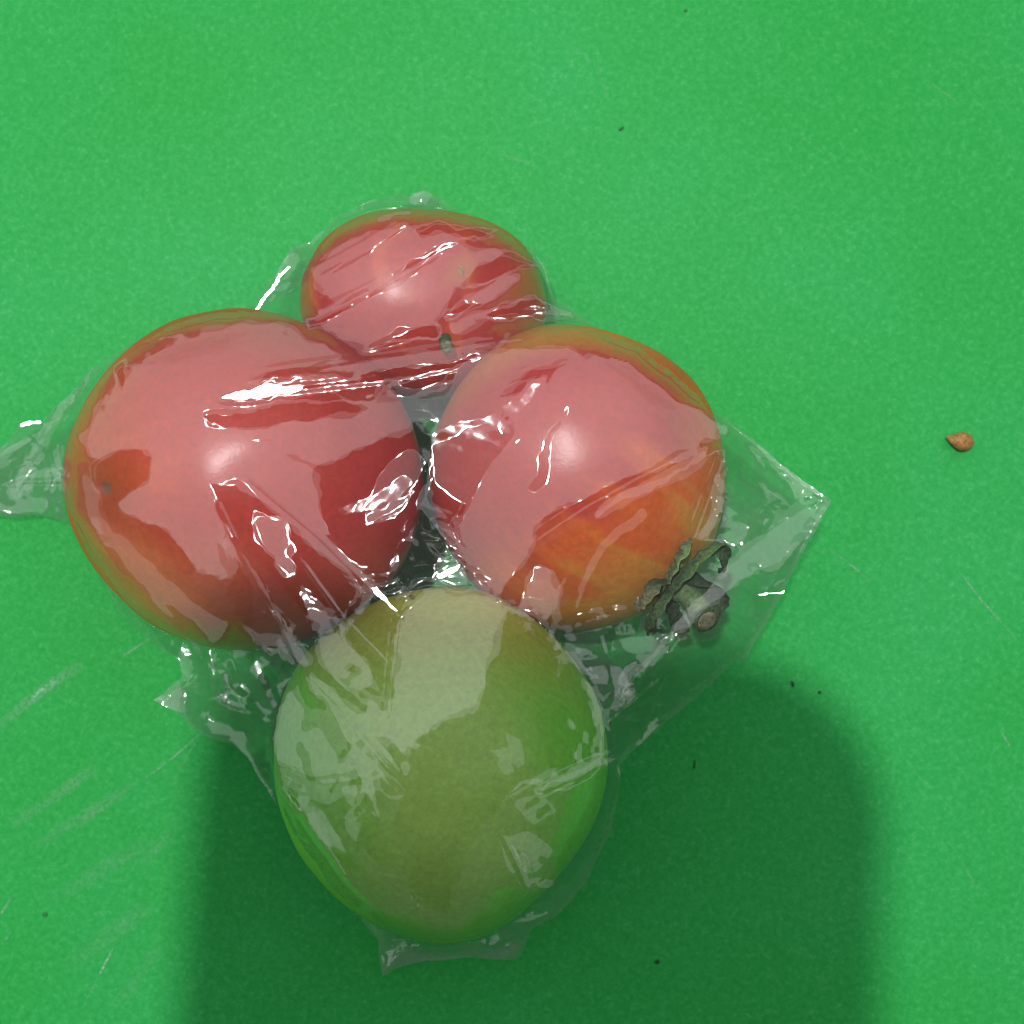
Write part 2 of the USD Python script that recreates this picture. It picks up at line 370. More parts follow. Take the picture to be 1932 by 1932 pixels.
tip, dirn = path[-1], (path[-1] - path[-2]) / np.linalg.norm(path[-1] - path[-2])
disc = tube([tip + dirn * 0.00005, tip + dirn * 0.0003, tip + dirn * 0.00045], [0.0019, 0.0018, 0.0010], 18)
obj('cut_end', disc, stem_mat, sm_, color=np.tile((0.20, 0.19, 0.12), (len(disc.vertices), 1)), loc=cal_c)

# ------------------------------------------------------------------ the clear plastic bag
# Film heights live on a grid of table-plane coordinates.
STEP = 0.00032
X0, X1, Y0, Y1 = -0.116, 0.074, -0.104, 0.076
nx, ny = int((X1 - X0) / STEP) + 1, int((Y1 - Y0) / STEP) + 1
gx, gy = np.meshgrid(X0 + np.arange(nx) * STEP, Y0 + np.arange(ny) * STEP)
PX, PY = gx * 1932 / FW + 966, 966 - gy * 1932 / FW       # the same grid in photograph pixels
PPC = STEP * 1932 / FW                                    # pixels per cell

outline = [  # px, py, height above the table
    (800, 358, .004), (832, 372, .006), (862, 396, .012), (940, 425, .014), (1000, 470, .015), (1030, 505, .016), (1046, 560, .018), (1110, 605, .030),
    (1140, 626, .026), (1200, 650, .022), (1280, 710, .022), (1340, 765, .024), (1384, 803, .030), (1440, 845, .030), (1500, 898, .031), (1569, 945, .034),
    (1545, 985, .030), (1510, 1050, .030), (1478, 1120, .027), (1420, 1215, .022), (1404, 1244, .020), (1382, 1250, .018), (1330, 1300, .012), (1252, 1368, .007), (1205, 1408, .008),
    (1168, 1440, .014), (1168, 1500, .016), (1150, 1575, .014), (1105, 1665, .011), (1050, 1732, .007), (1002, 1752, .005), (988, 1790, .003), (974, 1812, .002),
    (880, 1806, .002), (800, 1812, .002), (745, 1828, .003), (720, 1840, .005), (714, 1810, .003), (714, 1772, .003), (668, 1725, .007), (610, 1655, .010), (550, 1565, .012),
    (505, 1490, .010), (470, 1435, .006), (438, 1402, .004), (395, 1392, .003), (352, 1362, .003), (342, 1350, .006), (318, 1338, .008), (290, 1322, .009), (312, 1304, .007), (342, 1276, .004),
    (336, 1244, .003), (300, 1222, .004), (262, 1190, .010), (222, 1148, .014), (170, 1060, .016), (142, 1010, .014), (126, 985, .008), (70, 972, .004), (20, 978, .005),
    (-40, 968, .006), (-60, 900, .006), (-30, 862, .005), (20, 825, .005), (36, 800, .009), (80, 795, .011), (150, 720, .013), (196, 680, .016), (250, 642, .020), (320, 612, .022), (400, 590, .022), (470, 582, .018),
    (520, 520, .010), (548, 470, .009), (562, 460, .011), (586, 458, .011), (604, 442, .010), (640, 408, .011), (700, 376, .012), (750, 366, .007), (772, 372, .005)]
op = np.array(outline, float)
# uneven, finely wavering edge
seg = []
for a, b in zip(op, np.roll(op, -1, 0)):
    n = max(2, int(np.hypot(*(b - a)[:2]) / 8))
    for k in range(n):
        seg.append(a + (b - a) * k / n)
seg = np.array(seg)
wv = np.stack([meshkit.fbm(np.c_[seg[:, :2] * 0.03, np.zeros(len(seg))], 3, 60 + i) - .5 for i in (0, 1)], 1)
seg[:, :2] += wv * 9
poly = np.stack([(seg[:, 0] - 966) * FW / 1932, (966 - seg[:, 1]) * FW / 1932], 1)

def inside(pts, poly):
    from matplotlib.path import Path
    return Path(poly).contains_points(pts)
def raster(poly_px):
    """Anti-aliased mask of a polygon given in photograph pixels."""
    from PIL import Image, ImageDraw
    S = 3
    im = Image.new('L', (nx * S, ny * S), 0)
    q = [((((x - 966) * FW / 1932) - X0) / STEP * S + S / 2, ((((966 - y) * FW / 1932) - Y0) / STEP) * S + S / 2) for x, y in poly_px]
    ImageDraw.Draw(im).polygon(q, fill=255)
    return np.asarray(im, float).reshape(ny, S, nx, S).mean((1, 3)) / 255
cover = raster(seg[:, :2])
ins = cover > 0.5

# what the tomatoes (and stem) raise under the film
obst = np.zeros((ny, nx))
for vv in list(tomatoes.values()) + [path + [0, 0, 0.0015]] + [np.array(spline(s_, 40)) + [0, 0, .0004] for s_ in sepals[:3]]:
    s = 1 / (1 - vv[:, 2] / H)
    i = np.rint((vv[:, 0] * s - X0) / STEP).astype(int); j = np.rint((vv[:, 1] * s - Y0) / STEP).astype(int)
    ok = (i >= 0) & (i < nx) & (j >= 0) & (j < ny)
    if len(vv) < 1000:
        one = np.zeros((ny, nx)); np.maximum.at(one, (j[ok], i[ok]), vv[ok, 2])
        one = ndimage.maximum_filter(one, 7)
    else:
        one = np.zeros((ny, nx)); np.maximum.at(one, (j[ok], i[ok]), vv[ok, 2])
        one = ndimage.grey_closing(one, 7)
    obst = np.maximum(obst, one)
tom = obst.copy()

# edge heights spread inwards
edge_z = np.zeros((ny, nx)); wsum = np.zeros((ny, nx))
ei = np.rint((poly[:, 0] - X0) / STEP).astype(int); ej = np.rint((poly[:, 1] - Y0) / STEP).astype(int)
ok = (ei >= 0) & (ei < nx) & (ej >= 0) & (ej < ny)
np.add.at(edge_z, (ej[ok], ei[ok]), seg[ok, 2]); np.add.at(wsum, (ej[ok], ei[ok]), 1)
fine_e, fine_w = ndimage.gaussian_filter(edge_z, 5), ndimage.gaussian_filter(wsum, 5)
ez = np.where(fine_w > 1e-7, fine_e / np.maximum(fine_w, 1e-12), 0)
e2, w2 = ndimage.gaussian_filter(edge_z, 25), ndimage.gaussian_filter(wsum, 25)
ez = np.where(fine_w > 1e-7, ez, np.where(w2 > 1e-12, e2 / np.maximum(w2, 1e-14), 0))

# taut skin over the obstacle: relax a membrane with fixed edge, coarse to fine
def drape(obstacle, fixed_z, inside_mask):
    sizes = [8, 4, 2, 1]; z = None
    for s in sizes:
        sh = (max(4, ny // s), max(4, nx // s))
        zo = (sh[0] / ny, sh[1] / nx)
        o = ndimage.zoom(ndimage.maximum_filter(obstacle, s) if s > 1 else obstacle, zo, order=1)[:sh[0], :sh[1]]
        fz = ndimage.zoom(fixed_z, zo, order=1)[:sh[0], :sh[1]]
        im = ndimage.zoom(inside_mask.astype(float), zo, order=1)[:sh[0], :sh[1]] > 0.5
        z = np.maximum(o, fz) if z is None else ndimage.zoom(z, (sh[0] / z.shape[0], sh[1] / z.shape[1]), order=1)
        for it in range(260 if s > 1 else 90):
            y = 0.25 * (np.roll(z, 1, 0) + np.roll(z, -1, 0) + np.roll(z, 1, 1) + np.roll(z, -1, 1))
            z = np.where(im, np.maximum(o, y), fz)
    return z
core = ndimage.binary_erosion(ins, iterations=2)
z0 = drape(tom, ez, core)
z0 = ndimage.gaussian_filter(z0, 3.0)

sl_y, sl_x = np.gradient(z0, STEP)

# reflection patches put into the film as shading slopes: polygons in photograph pixels with the slope (dz/dx, dz/dy) set there
def glint(px, py, zz=0.058, source=(-0.08, 0.10, 0.70)):
    """The slope at which film lying at this spot mirrors a thing in the room above (the bulb) to the lens."""
    p = P(px, py, zz)
    a = np.array([0, 0, H]) - p; b = np.array(source) - p
    h = a / np.linalg.norm(a) + b / np.linalg.norm(b)
    return (-h[0] / h[2], -h[1] / h[2])
# each: polygon, slope (a, b) it takes on, share c of the draped slope it keeps, weight
UP, DN = (0.0, -0.20), 'DN'      # UP: towards the unseen ceiling light, DN: towards the dark phone, GL: towards the bulb
reflection_facets = [
    # ---- left tomato
    ([(150, 830), (190, 735), (260, 665), (350, 622), (470, 602), (560, 622), (650, 680), (640, 692), (500, 712), (420, 742), (372, 778), (352, 850), (330, 900), (290, 850), (240, 842), (165, 868)], UP, .30, 1),
    ([(372, 800), (430, 815), (560, 828), (690, 812), (640, 850), (600, 868), (612, 960), (640, 1030), (560, 960), (500, 905), (400, 905), (352, 880)], UP, .30, 1),
    ([(290, 850), (352, 850), (392, 905), (440, 1010), (520, 1130), (585, 1255), (545, 1258), (440, 1160), (330, 1040), (250, 970), (222, 958), (250, 926), (285, 900)], UP, .30, 1),
    ([(140, 870), (172, 868), (185, 930), (205, 985), (280, 1045), (360, 1090), (440, 1160), (400, 1180), (300, 1120), (200, 1040), (150, 960)], (0.0, -.05), .45, .8),
    ([(600, 868), (700, 838), (800, 800), (808, 900), (790, 980), (720, 1075), (690, 1095), (640, 1030), (612, 960)], DN, .15, 1),
    ([(396, 910), (470, 930), (540, 985), (620, 1060), (690, 1120), (640, 1180), (590, 1180), (520, 1090), (450, 1010)], DN, .15, 1),
    ([(470, 965), (540, 985), (562, 1040), (540, 1062), (490, 1012)], UP, 0, 1),
    ([(515, 1052), (552, 1046), (566, 1075), (545, 1092)], UP, 0, .9),
    ([(440, 885), (520, 905), (600, 992), (650, 1052), (762, 1174), (746, 1172), (660, 1092), (560, 1002), (470, 930)], (0.10, -0.20), 0, 1),
    ([(680, 1085), (720, 1122), (764, 1176), (742, 1163), (705, 1124)], 'GB', 0, 1),
    ([(172, 868), (240, 842), (292, 850), (280, 900), (246, 926), (222, 958), (300, 1002), (372, 1072), (360, 1088), (270, 1042), (204, 985), (178, 920)], DN, .15, 1),
    ([(585, 1180), (640, 1240), (690, 1260), (660, 1200), (620, 1150), (580, 1110), (560, 1080)], UP, 0, .8),
    ([(640, 965), (700, 940), (760, 905), (790, 905), (740, 960), (660, 985)], UP, 0, .55),
    ([(690, 985), (740, 950), (790, 925), (780, 945), (730, 985), (700, 1000)], UP, 0, .8),
    # folds across the left tomato and the gap
    ([(376, 778), (520, 765), (650, 752), (720, 760), (640, 790), (560, 800), (430, 806), (385, 800)], DN, .1, 1),
    ([(400, 745), (460, 728), (560, 716), (720, 712), (715, 752), (540, 758), (430, 764)], (0.0, 0.13), .1, 1),
    ([(412, 751), (440, 734), (530, 728), (600, 732), (560, 744), (500, 748)], 'GB', 0, 1),
    ([(424, 815), (640, 785), (850, 745), (1048, 690), (900, 760), (830, 792), (700, 812), (560, 828)], UP, .2, 1),
    ([(224, 690), (252, 680), (240, 738), (228, 742)], DN, 0, 1),
    ([(470, 668), (540, 655), (545, 664), (480, 676)], DN, 0, 1),
    ([(470, 715), (640, 692), (860, 655), (1075, 622), (870, 675), (640, 706)], (0.0, -0.24), .1, 1),
    ([(640, 708), (870, 678), (1075, 650), (1100, 660), (880, 694), (720, 722)], DN, 0, 1),
    ([(720, 728), (800, 708), (925, 690), (850, 726), (760, 742)], (0.02, .14), 0, 1),
    # ---- right tomato
    ([(870, 690), (960, 662), (1075, 655), (1120, 670), (1000, 706), (850, 745)], UP, .25, 1),
    ([(1062, 692), (1120, 660), (1330, 772), (1386, 806), (1352, 830), (1200, 896), (1100, 936), (1010, 990), (955, 1128), (885, 1070), (866, 1000), (930, 880), (1000, 790)], UP, .30, 1),
    ([(1364, 826), (1240, 876), (1100, 934), (1030, 985), (985, 1040), (1060, 988), (1110, 960), (1200, 917), (1300, 864)], DN, 0, 1),
    ([(1366, 830), (1300, 864), (1200, 917), (1110, 960), (1110, 975), (1150, 966), (1230, 928), (1310, 880)], UP, 0, 1),
    ([(1366, 840), (1374, 900), (1330, 985), (1280, 1060), (1200, 1150), (1070, 1202), (1010, 1180), (985, 1100), (990, 1042), (1110, 975), (1230, 932)], DN, .25, 1),
    ([(990, 1045), (945, 1135), (985, 1155), (1002, 1095)], (-0.05, 0.17), 0, 1),
    ([(1002, 1062), (1040, 1075), (1052, 1120), (1022, 1188), (992, 1150)], UP, 0, .9),
    ([(1352, 890), (1330, 985), (1290, 1055), (1225, 1125), (1205, 1165), (1238, 1132), (1300, 1062), (1345, 987), (1368, 920)], (0.04, -0.22), 0, 1),
    ([(1050, 702), (985, 780), (930, 870), (868, 990), (815, 950), (808, 860), (830, 812), (940, 770)], (0.05, 0.05), .15, 1),
    # ---- small tomato at the back
    ([(585, 560), (590, 500), (640, 440), (720, 412), (800, 430), (900, 460), (1000, 470), (920, 490), (868, 535), (828, 606), (760, 640), (670, 660), (600, 625)], UP, .30, 1),
    ([(592, 528), (765, 424), (772, 438), (600, 552)], (0.06, .15), 0, .9),
    ([(575, 606), (700, 540), (850, 455), (905, 425), (835, 482), (705, 562), (580, 628)], (0.06, .17), 0, 1),
    ([(600, 612), (840, 482), (852, 488), (630, 610)], UP, 0, .8),
    ([(770, 432), (900, 418), (985, 445), (900, 440), (800, 450)], DN, 0, 1),
    ([(868, 535), (900, 492), (960, 478), (1032, 498), (940, 522)], DN, 0, 1),
    ([(828, 608), (900, 545), (965, 518), (930, 562), (850, 606)], DN, 0, 1),
    ([(880, 552), (960, 520), (990, 520), (960, 550), (900, 572)], UP, 0, 1),
    ([(845, 616), (905, 590), (1000, 558), (1040, 575), (1110, 606), (1040, 602), (930, 606), (860, 640)], UP, .1, 1),
    ([(912, 602), (945, 582), (1010, 562), (1036, 582), (1032, 598), (940, 607)], DN, 0, 1),
    ([(665, 664), (760, 632), (826, 612), (832, 640), (740, 655), (690, 670)], DN, 0, 1),
    # ---- green tomato
    ([(802, 1112), (955, 1135), (930, 1220), (892, 1332), (845, 1332), (790, 1418), (735, 1395), (742, 1290), (757, 1160)], UP, .20, 1),
    ([(585, 1180), (645, 1235), (700, 1275), (760, 1350), (700, 1322), (640, 1284), (605, 1245)], UP, 0, 1),
    ([(640, 1200), (700, 1130), (800, 1110), (755, 1165), (740, 1280), (735, 1340), (690, 1262)], DN, .1, 1),
    ([(905, 1330), (960, 1140), (1080, 1200), (1150, 1340), (1160, 1440), (1000, 1480), (900, 1480)], DN, .3, 1, 2),
    ([(520, 1350), (545, 1280), (580, 1330), (560, 1420), (590, 1500), (560, 1560), (515, 1480)], DN, .3, 1, 2),
    ([(566, 1255), (640, 1315), (720, 1378), (742, 1400), (776, 1482), (764, 1490), (705, 1440), (650, 1370), (590, 1310)], UP, .1, 1),
    ([(560, 1370), (600, 1372), (640, 1440), (625, 1490), (590, 1460)], UP, .1, .9, 2),
    ([(640, 1430), (700, 1470), (730, 1540), (700, 1560), (650, 1500)], UP, .1, .9, 2),
    ([(848, 1338), (895, 1336), (960, 1180), (1060, 1200), (1120, 1310), (1140, 1430), (1000, 1480), (880, 1620), (860, 1750), (760, 1690), (720, 1590), (760, 1500), (792, 1420)], DN, .12, .95, 5),
    ([(905, 1405), (940, 1370), (968, 1400), (960, 1430), (905, 1450), (885, 1490)], UP, 0, 1),
    ([(920, 1505), (1000, 1460), (985, 1490), (932, 1518)], UP, 0, 1),
    ([(1010, 1495), (1140, 1430), (1190, 1418), (1080, 1482), (1020, 1505)], (0.05, -.22), 0, 1),
    ([(940, 1590), (1010, 1570), (1060, 1640), (1010, 1690), (960, 1650)], (0.0, -.07), .1, .9),
    ([(640, 1540), (700, 1500), (750, 1600), (730, 1640), (660, 1600)], (0.0, -.07), .1, .9),
]
def strip(pts, w0, w1=None):
    """A thin polygon along a line, w0 wide at its start and w1 at its end (photograph pixels)."""
    q = np.array(pts, float); w1 = w0 if w1 is None else w1
    t_ = np.gradient(q, axis=0) if len(q) > 1 else q; t_ /= np.linalg.norm(t_, axis=1, keepdims=True)
    n_ = np.stack([-t_[:, 1], t_[:, 0]], 1) * np.linspace(w0, w1, len(q))[:, None] / 2
    return [tuple(p) for p in np.vstack([q + n_, (q - n_)[::-1]])]
jj, ii = np.mgrid[0:ny, 0:nx].astype(float)
def plane_mask(pl, blur):
    """A polygon whose edge wanders a little, as a fold in film does."""
    q = np.array(pl, float)
    thin = (q.max(0) - q.min(0)).min() < 18
    amp = 4.0 if thin else 15.0
    m = ndimage.map_coordinates(ndimage.gaussian_filter(raster(pl), 0.4 if thin else 2.2), [jj + amp * wy_, ii + amp * wx_], order=1, mode='nearest')
    m = smoothstep(.25, .75, m) if not thin else m
    return ndimage.gaussian_filter(m, blur)
reflection_facets += [
    ([(1205, 1120), (1250, 1060), (1300, 1010), (1395, 1040), (1390, 1130), (1345, 1215), (1215, 1205)], DN, 0, 1),
    ([(700, 1090), (775, 1000), (800, 950), (822, 990), (882, 1060), (860, 1105), (760, 1112), (700, 1130)], DN, .1, .9), ([(772, 796), (832, 788), (812, 860), (802, 910), (790, 850)], DN, .1, .9),
    # brightness and glints put into the loose film by aimed slopes
    ([(1565, 940), (1500, 950), (1430, 1010), (1370, 1080), (1258, 1198), (1300, 1192), (1380, 1112), (1470, 1060), (1545, 985)], UP, .1, 1),
    ([(1386, 806), (1440, 872), (1510, 928), (1562, 942), (1480, 880)], UP, .1, .9),
    (strip([(1412, 1030), (1422, 1046), (1446, 1050)], 4, 4), 'GB', 0, 1), (strip([(1432, 1122), (1470, 1118), (1512, 1110)], 3, 4), 'GB', 0, 1),
    (strip([(1410, 1192), (1432, 1178), (1446, 1170)], 4, 3), 'GB', 0, 1), (strip([(1462, 1168), (1472, 1150)], 4, 3), 'GB', 0, 1),
    ([(1168, 1345), (1182, 1285), (1216, 1300), (1190, 1335)], UP, 0, 1), (strip([(1262, 1198), (1235, 1238), (1190, 1275), (1160, 1350)], 14, 26), UP, 0, .8),
    (strip([(1404, 1244), (1330, 1290), (1250, 1366)], 8, 8), UP, 0, .6), ([(1110, 1250), (1150, 1240), (1190, 1290), (1150, 1340)], UP, .2, .5),
    (strip([(574, 466), (545, 508), (512, 550), (484, 590)], 6, 11), 'GB', 0, 1), (strip([(560, 474), (538, 500)], 5, 4), 'GB', 0, 1), ([(562, 462), (600, 470), (590, 520), (500, 590), (470, 590), (520, 540)], UP, .1, .7),
    (strip([(36, 804), (52, 799), (76, 798)], 4, 7), 'GB', 0, 1), (strip([(58, 868), (90, 890)], 7, 6), UP, 0, 1), (strip([(0, 880), (18, 872)], 7, 5), 'GL', 0, 1),
    ([(-10, 850), (60, 830), (110, 840), (120, 900), (60, 960), (-10, 960)], UP, .1, .55), (strip([(70, 910), (76, 912)], 6, 6), 'GL', 0, 1), (strip([(100, 938), (120, 946)], 6, 6), 'GL', 0, .8), (strip([(45, 972), (62, 966)], 5, 5), 'GL', 0, .8),
    (strip([(190, 690), (120, 770), (70, 850), (30, 940)], 14, 30), UP, 0, .8), (strip([(205, 690), (110, 800), (20, 850), (-20, 880)], 6, 24), UP, 0, .8), (strip([(150, 760), (110, 850), (90, 960)], 6, 22), UP, 0, .8), (strip([(125, 860), (115, 930), (125, 980)], 10, 16), UP, 0, .8),
    ([(292, 1322), (345, 1278), (352, 1350), (318, 1338)], UP, 0, .9), ([(350, 1235), (450, 1240), (520, 1300), (530, 1360), (470, 1440), (400, 1350)], UP, .3, .45),
    (strip([(424, 1270), (430, 1300), (422, 1330)], 8, 8), UP, 0, 1), (strip([(415, 1330), (436, 1328)], 7, 7), 'GB', 0, .8), (strip([(346, 1348), (352, 1342)], 5, 5), 'GL', 0, .8),
    ([(720, 1838), (735, 1790), (850, 1798), (960, 1788), (988, 1770), (975, 1812), (800, 1812)], UP, 0, .8), (strip([(850, 1750), (900, 1790), (940, 1795)], 6, 10), UP, 0, .8), (strip([(680, 1720), (720, 1770), (730, 1830)], 26, 18), UP, 0, .6),
    ([(775, 372), (800, 360), (835, 375), (858, 397), (790, 396), (740, 402)], UP, 0, .8), (strip([(712, 414), (745, 404), (775, 404)], 7, 9), 'GL', 0, 1), (strip([(300, 640), (345, 628)], 5, 7), 'GL', 0, 1), (strip([(775, 368), (800, 361)], 3, 3), 'GL', 0, .9),
    # glints over the tomatoes, put in by slopes aimed at lamp and lens
    (strip([(600, 524), (680, 480), (766, 426), (768, 422), (720, 420)], 2.5, 3.5), 'GL', 0, .9), (strip([(905, 588), (950, 572), (1000, 557)], 3, 3), 'GL', 0, .9), (strip([(500, 712), (640, 691), (830, 656)], 2.5, 3), 'GL', 0, .8),
    (strip([(1362, 827), (1300, 862)], 3, 3), 'GL', 0, .5), (strip([(880, 1335), (884, 1375)], 3, 10), 'GL', 0, .6), (strip([(905, 1245), (890, 1320)], 3, 2), 'GL', 0, .5), (strip([(984, 1608), (996, 1622), (992, 1640), (984, 1644)], 5, 6), 'GL', 0, .9), (strip([(1066, 1502), (1080, 1496)], 5, 5), 'GL', 0, .7),
    ([(812, 1108), (822, 1072), (856, 1050), (880, 1075), (888, 1108)], UP, 0, 1), (strip([(824, 1098), (850, 1076), (868, 1056)], 13, 7), 'GB', 0, 1), (strip([(732, 1078), (752, 1050), (765, 1040)], 14, 8), UP, 0, .9),
    (strip([(690, 748), (706, 744)], 5, 5), 'GL', 0, .7), (strip([(840, 645), (900, 655)], 4, 4), 'GL', 0, .5), (strip([(640, 898), (656, 910)], 4, 4), 'GL', 0, .5), (strip([(625, 945), (636, 940)], 4, 3), 'GL', 0, .5), (strip([(812, 965), (818, 975)], 4, 4), 'GL', 0, .7), (strip([(950, 880), (958, 890)], 4, 4), 'GL', 0, .4), (strip([(1340, 842), (1346, 838)], 3, 3), 'GL', 0, .4), (strip([(1566, 944), (1570, 946)], 8, 8), 'GL', 0, 1),
]
lift_ = 1 - z0 / H
def world_slope(a, b):
    den = np.maximum(lift_ - (gx * a + gy * b) / H, 0.2)
    return a / den, b / den
bsx, bsy = world_slope(sl_x, sl_y)
at_ = np.stack([gx * lift_, gy * lift_, z0], -1)
def towards(p):
    d_ = np.array(p) - at_
    return d_ / np.linalg.norm(d_, axis=-1, keepdims=True)
half_ = towards((0, 0, H)) + towards((-0.028, -0.046, 0.272))
bulb_half = towards((0, 0, H)) + towards((-0.08, 0.10, 0.70))
bulb_slope = (-bulb_half[..., 0] / bulb_half[..., 2], -bulb_half[..., 1] / bulb_half[..., 2])
phone_slope = (-half_[..., 0] / half_[..., 2], -half_[..., 1] / half_[..., 2])  # slopes that mirror the dark phone into the lens
def fold(planes):
    """Slopes of one ply aimed patch by patch at ceiling, and how firmly it is held there."""
    fx, fy, held, still = bsx.copy(), bsy.copy(), np.zeros_like(z0), np.zeros_like(z0)
    for pl, ab, c_, w, *blur in planes:
        mid = np.mean(pl, axis=0)
        hz = 0.055 if 380 < mid[1] < 1700 and 150 < mid[0] < 1360 else 0.015
        a, b = glint(*mid, hz) if ab == 'GL' else bulb_slope if ab == 'GB' else phone_slope if ab == 'DN' else ab
        c_ = c_ * .5 if ab == 'DN' else c_
        m = plane_mask(pl, blur[0] if blur else 0.4) * w
        if ab == 'GB':
            m = np.clip(m * 2.2, 0, 1)
        fx = fx * (1 - m) + (a + c_ * np.clip(bsx, -.9, .9)) * m
        fy = fy * (1 - m) + (b + c_ * np.clip(bsy, -.9, .9)) * m
        held = np.maximum(held * (1 - m * .5), m)
        still = still * (1 - m) + (m * (1.17 if ab == 'GB' else 1) if ab in ('GL', 'GB') else 0)
    return fx, fy, held, still
def warp(seed):
    return [meshkit.fbm(np.stack([gx * 130, gy * 130, gx * 0 + 3 + 5 * k], -1), 4, seed + k) - .5 for k in (0, 1)]
wx_, wy_ = warp(71)
reflection_facets.sort(key=lambda f: f[1] in ('GL', 'GB'))      # aimed glints override the other patches
fsx, fsy, held, still = fold(reflection_facets)
# the ply below lies much the same, but its folds run a little beside those above and its own patches give half-bright reflections
wx_, wy_ = warp(171)
inner = [f for f in reflection_facets if f[1] not in ('GL', 'GB')] + [
    ([(552, 1330), (620, 1345), (690, 1420), (660, 1500), (600, 1530), (545, 1470)], UP, .1, 1, 2), ([(640, 1540), (700, 1500), (765, 1505), (750, 1640), (690, 1610)], UP, .1, 1, 2),
    ([(935, 1585), (1000, 1555), (1062, 1580), (1050, 1680), (985, 1705), (950, 1650)], UP, .1, 1, 2), (strip([(770, 1640), (815, 1690), (870, 1745)], 10, 30), UP, .1, 1, 1.5),
    ([(880, 1490), (930, 1410), (975, 1395), (990, 1440), (930, 1470)], UP, .1, 1, 1), ([(960, 1520), (1020, 1490), (1060, 1520), (1000, 1560)], UP, 0, 1, 1.5), 
    (strip([(150, 880), (185, 990), (280, 1090), (430, 1195)], 10, 46), UP, 0, 1, 1), (strip([(215, 1010), (300, 1130), (360, 1200)], 26, 10), UP, 0, 1, 1), (strip([(440, 1170), (520, 1215), (580, 1240)], 8, 22), UP, 0, 1, 1),
    ([(700, 900), (780, 850), (800, 880), (760, 960), (700, 1000)], UP, .1, 1, 1.5), ([(815, 850), (930, 800), (960, 830), (880, 960), (830, 930)], UP, .1, 1, 1.5), ([(1100, 1010), (1230, 950), (1330, 880), (1300, 960), (1180, 1060)], DN, .1, 1),
    (strip([(1080, 1190), (1090, 1110), (1140, 1030), (1230, 960)], 6, 24), UP, 0, 1, 1), (strip([(1040, 1195), (1060, 1100), (1090, 1040)], 14, 6), UP, 0, 1, 1), (strip([(480, 1180), (440, 1080), (400, 1000)], 20, 6), DN, 0, 1, 1), (strip([(620, 880), (560, 860), (470, 850)], 18, 6), DN, 0, 1, 1),
    (strip([(700, 600), (760, 560), (860, 530)], 10, 4), DN, 0, 1, 1), (strip([(1130, 700), (1050, 800), (1000, 930)], 5, 22), DN, 0, .8, 1), (strip([(430, 640), (330, 700), (250, 800)], 6, 30), (.05, .10), 0, .9, 1.5),
]
isx, isy, _, _ = fold(inner)

def screened(dx, dy, ell):
    """Height whose slopes follow (dx, dy), pulled back to zero over the length ell."""
    div = np.gradient(dx, STEP, axis=1) + np.gradient(dy, STEP, axis=0)
    h = fft.dctn(-div, type=2)
    ky = (2 - 2 * np.cos(np.pi * np.arange(ny) / ny)) / STEP ** 2
    kx = (2 - 2 * np.cos(np.pi * np.arange(nx) / nx)) / STEP ** 2
    return fft.idctn(h / (ky[:, None] + kx[None] + 1 / ell ** 2), type=2)
dz = screened((fsx - bsx) * lift_, (fsy - bsy) * lift_, 0.010)
detail = np.zeros_like(dz)

def seg_dist(pts):
    """Distance to a polyline (photograph pixels, in metres on the table plane) and the run along it."""
    q = np.array([T(*p) for p in pts]); best = np.full(gx.shape, 9.0); run = np.zeros(gx.shape)
    L = np.r_[0, np.cumsum(np.linalg.norm(np.diff(q, axis=0), axis=1))]
    for k in range(len(q) - 1):
        a, b = q[k], q[k + 1]; e = b - a; l2 = e @ e
        t_ = np.clip(((gx - a[0]) * e[0] + (gy - a[1]) * e[1]) / l2, 0, 1)
        dd = np.hypot(gx - a[0] - t_ * e[0], gy - a[1] - t_ * e[1])
        run = np.where(dd < best, (L[k] + t_ * math.sqrt(l2)) / L[-1], run); best = np.minimum(best, dd)
    return best, run

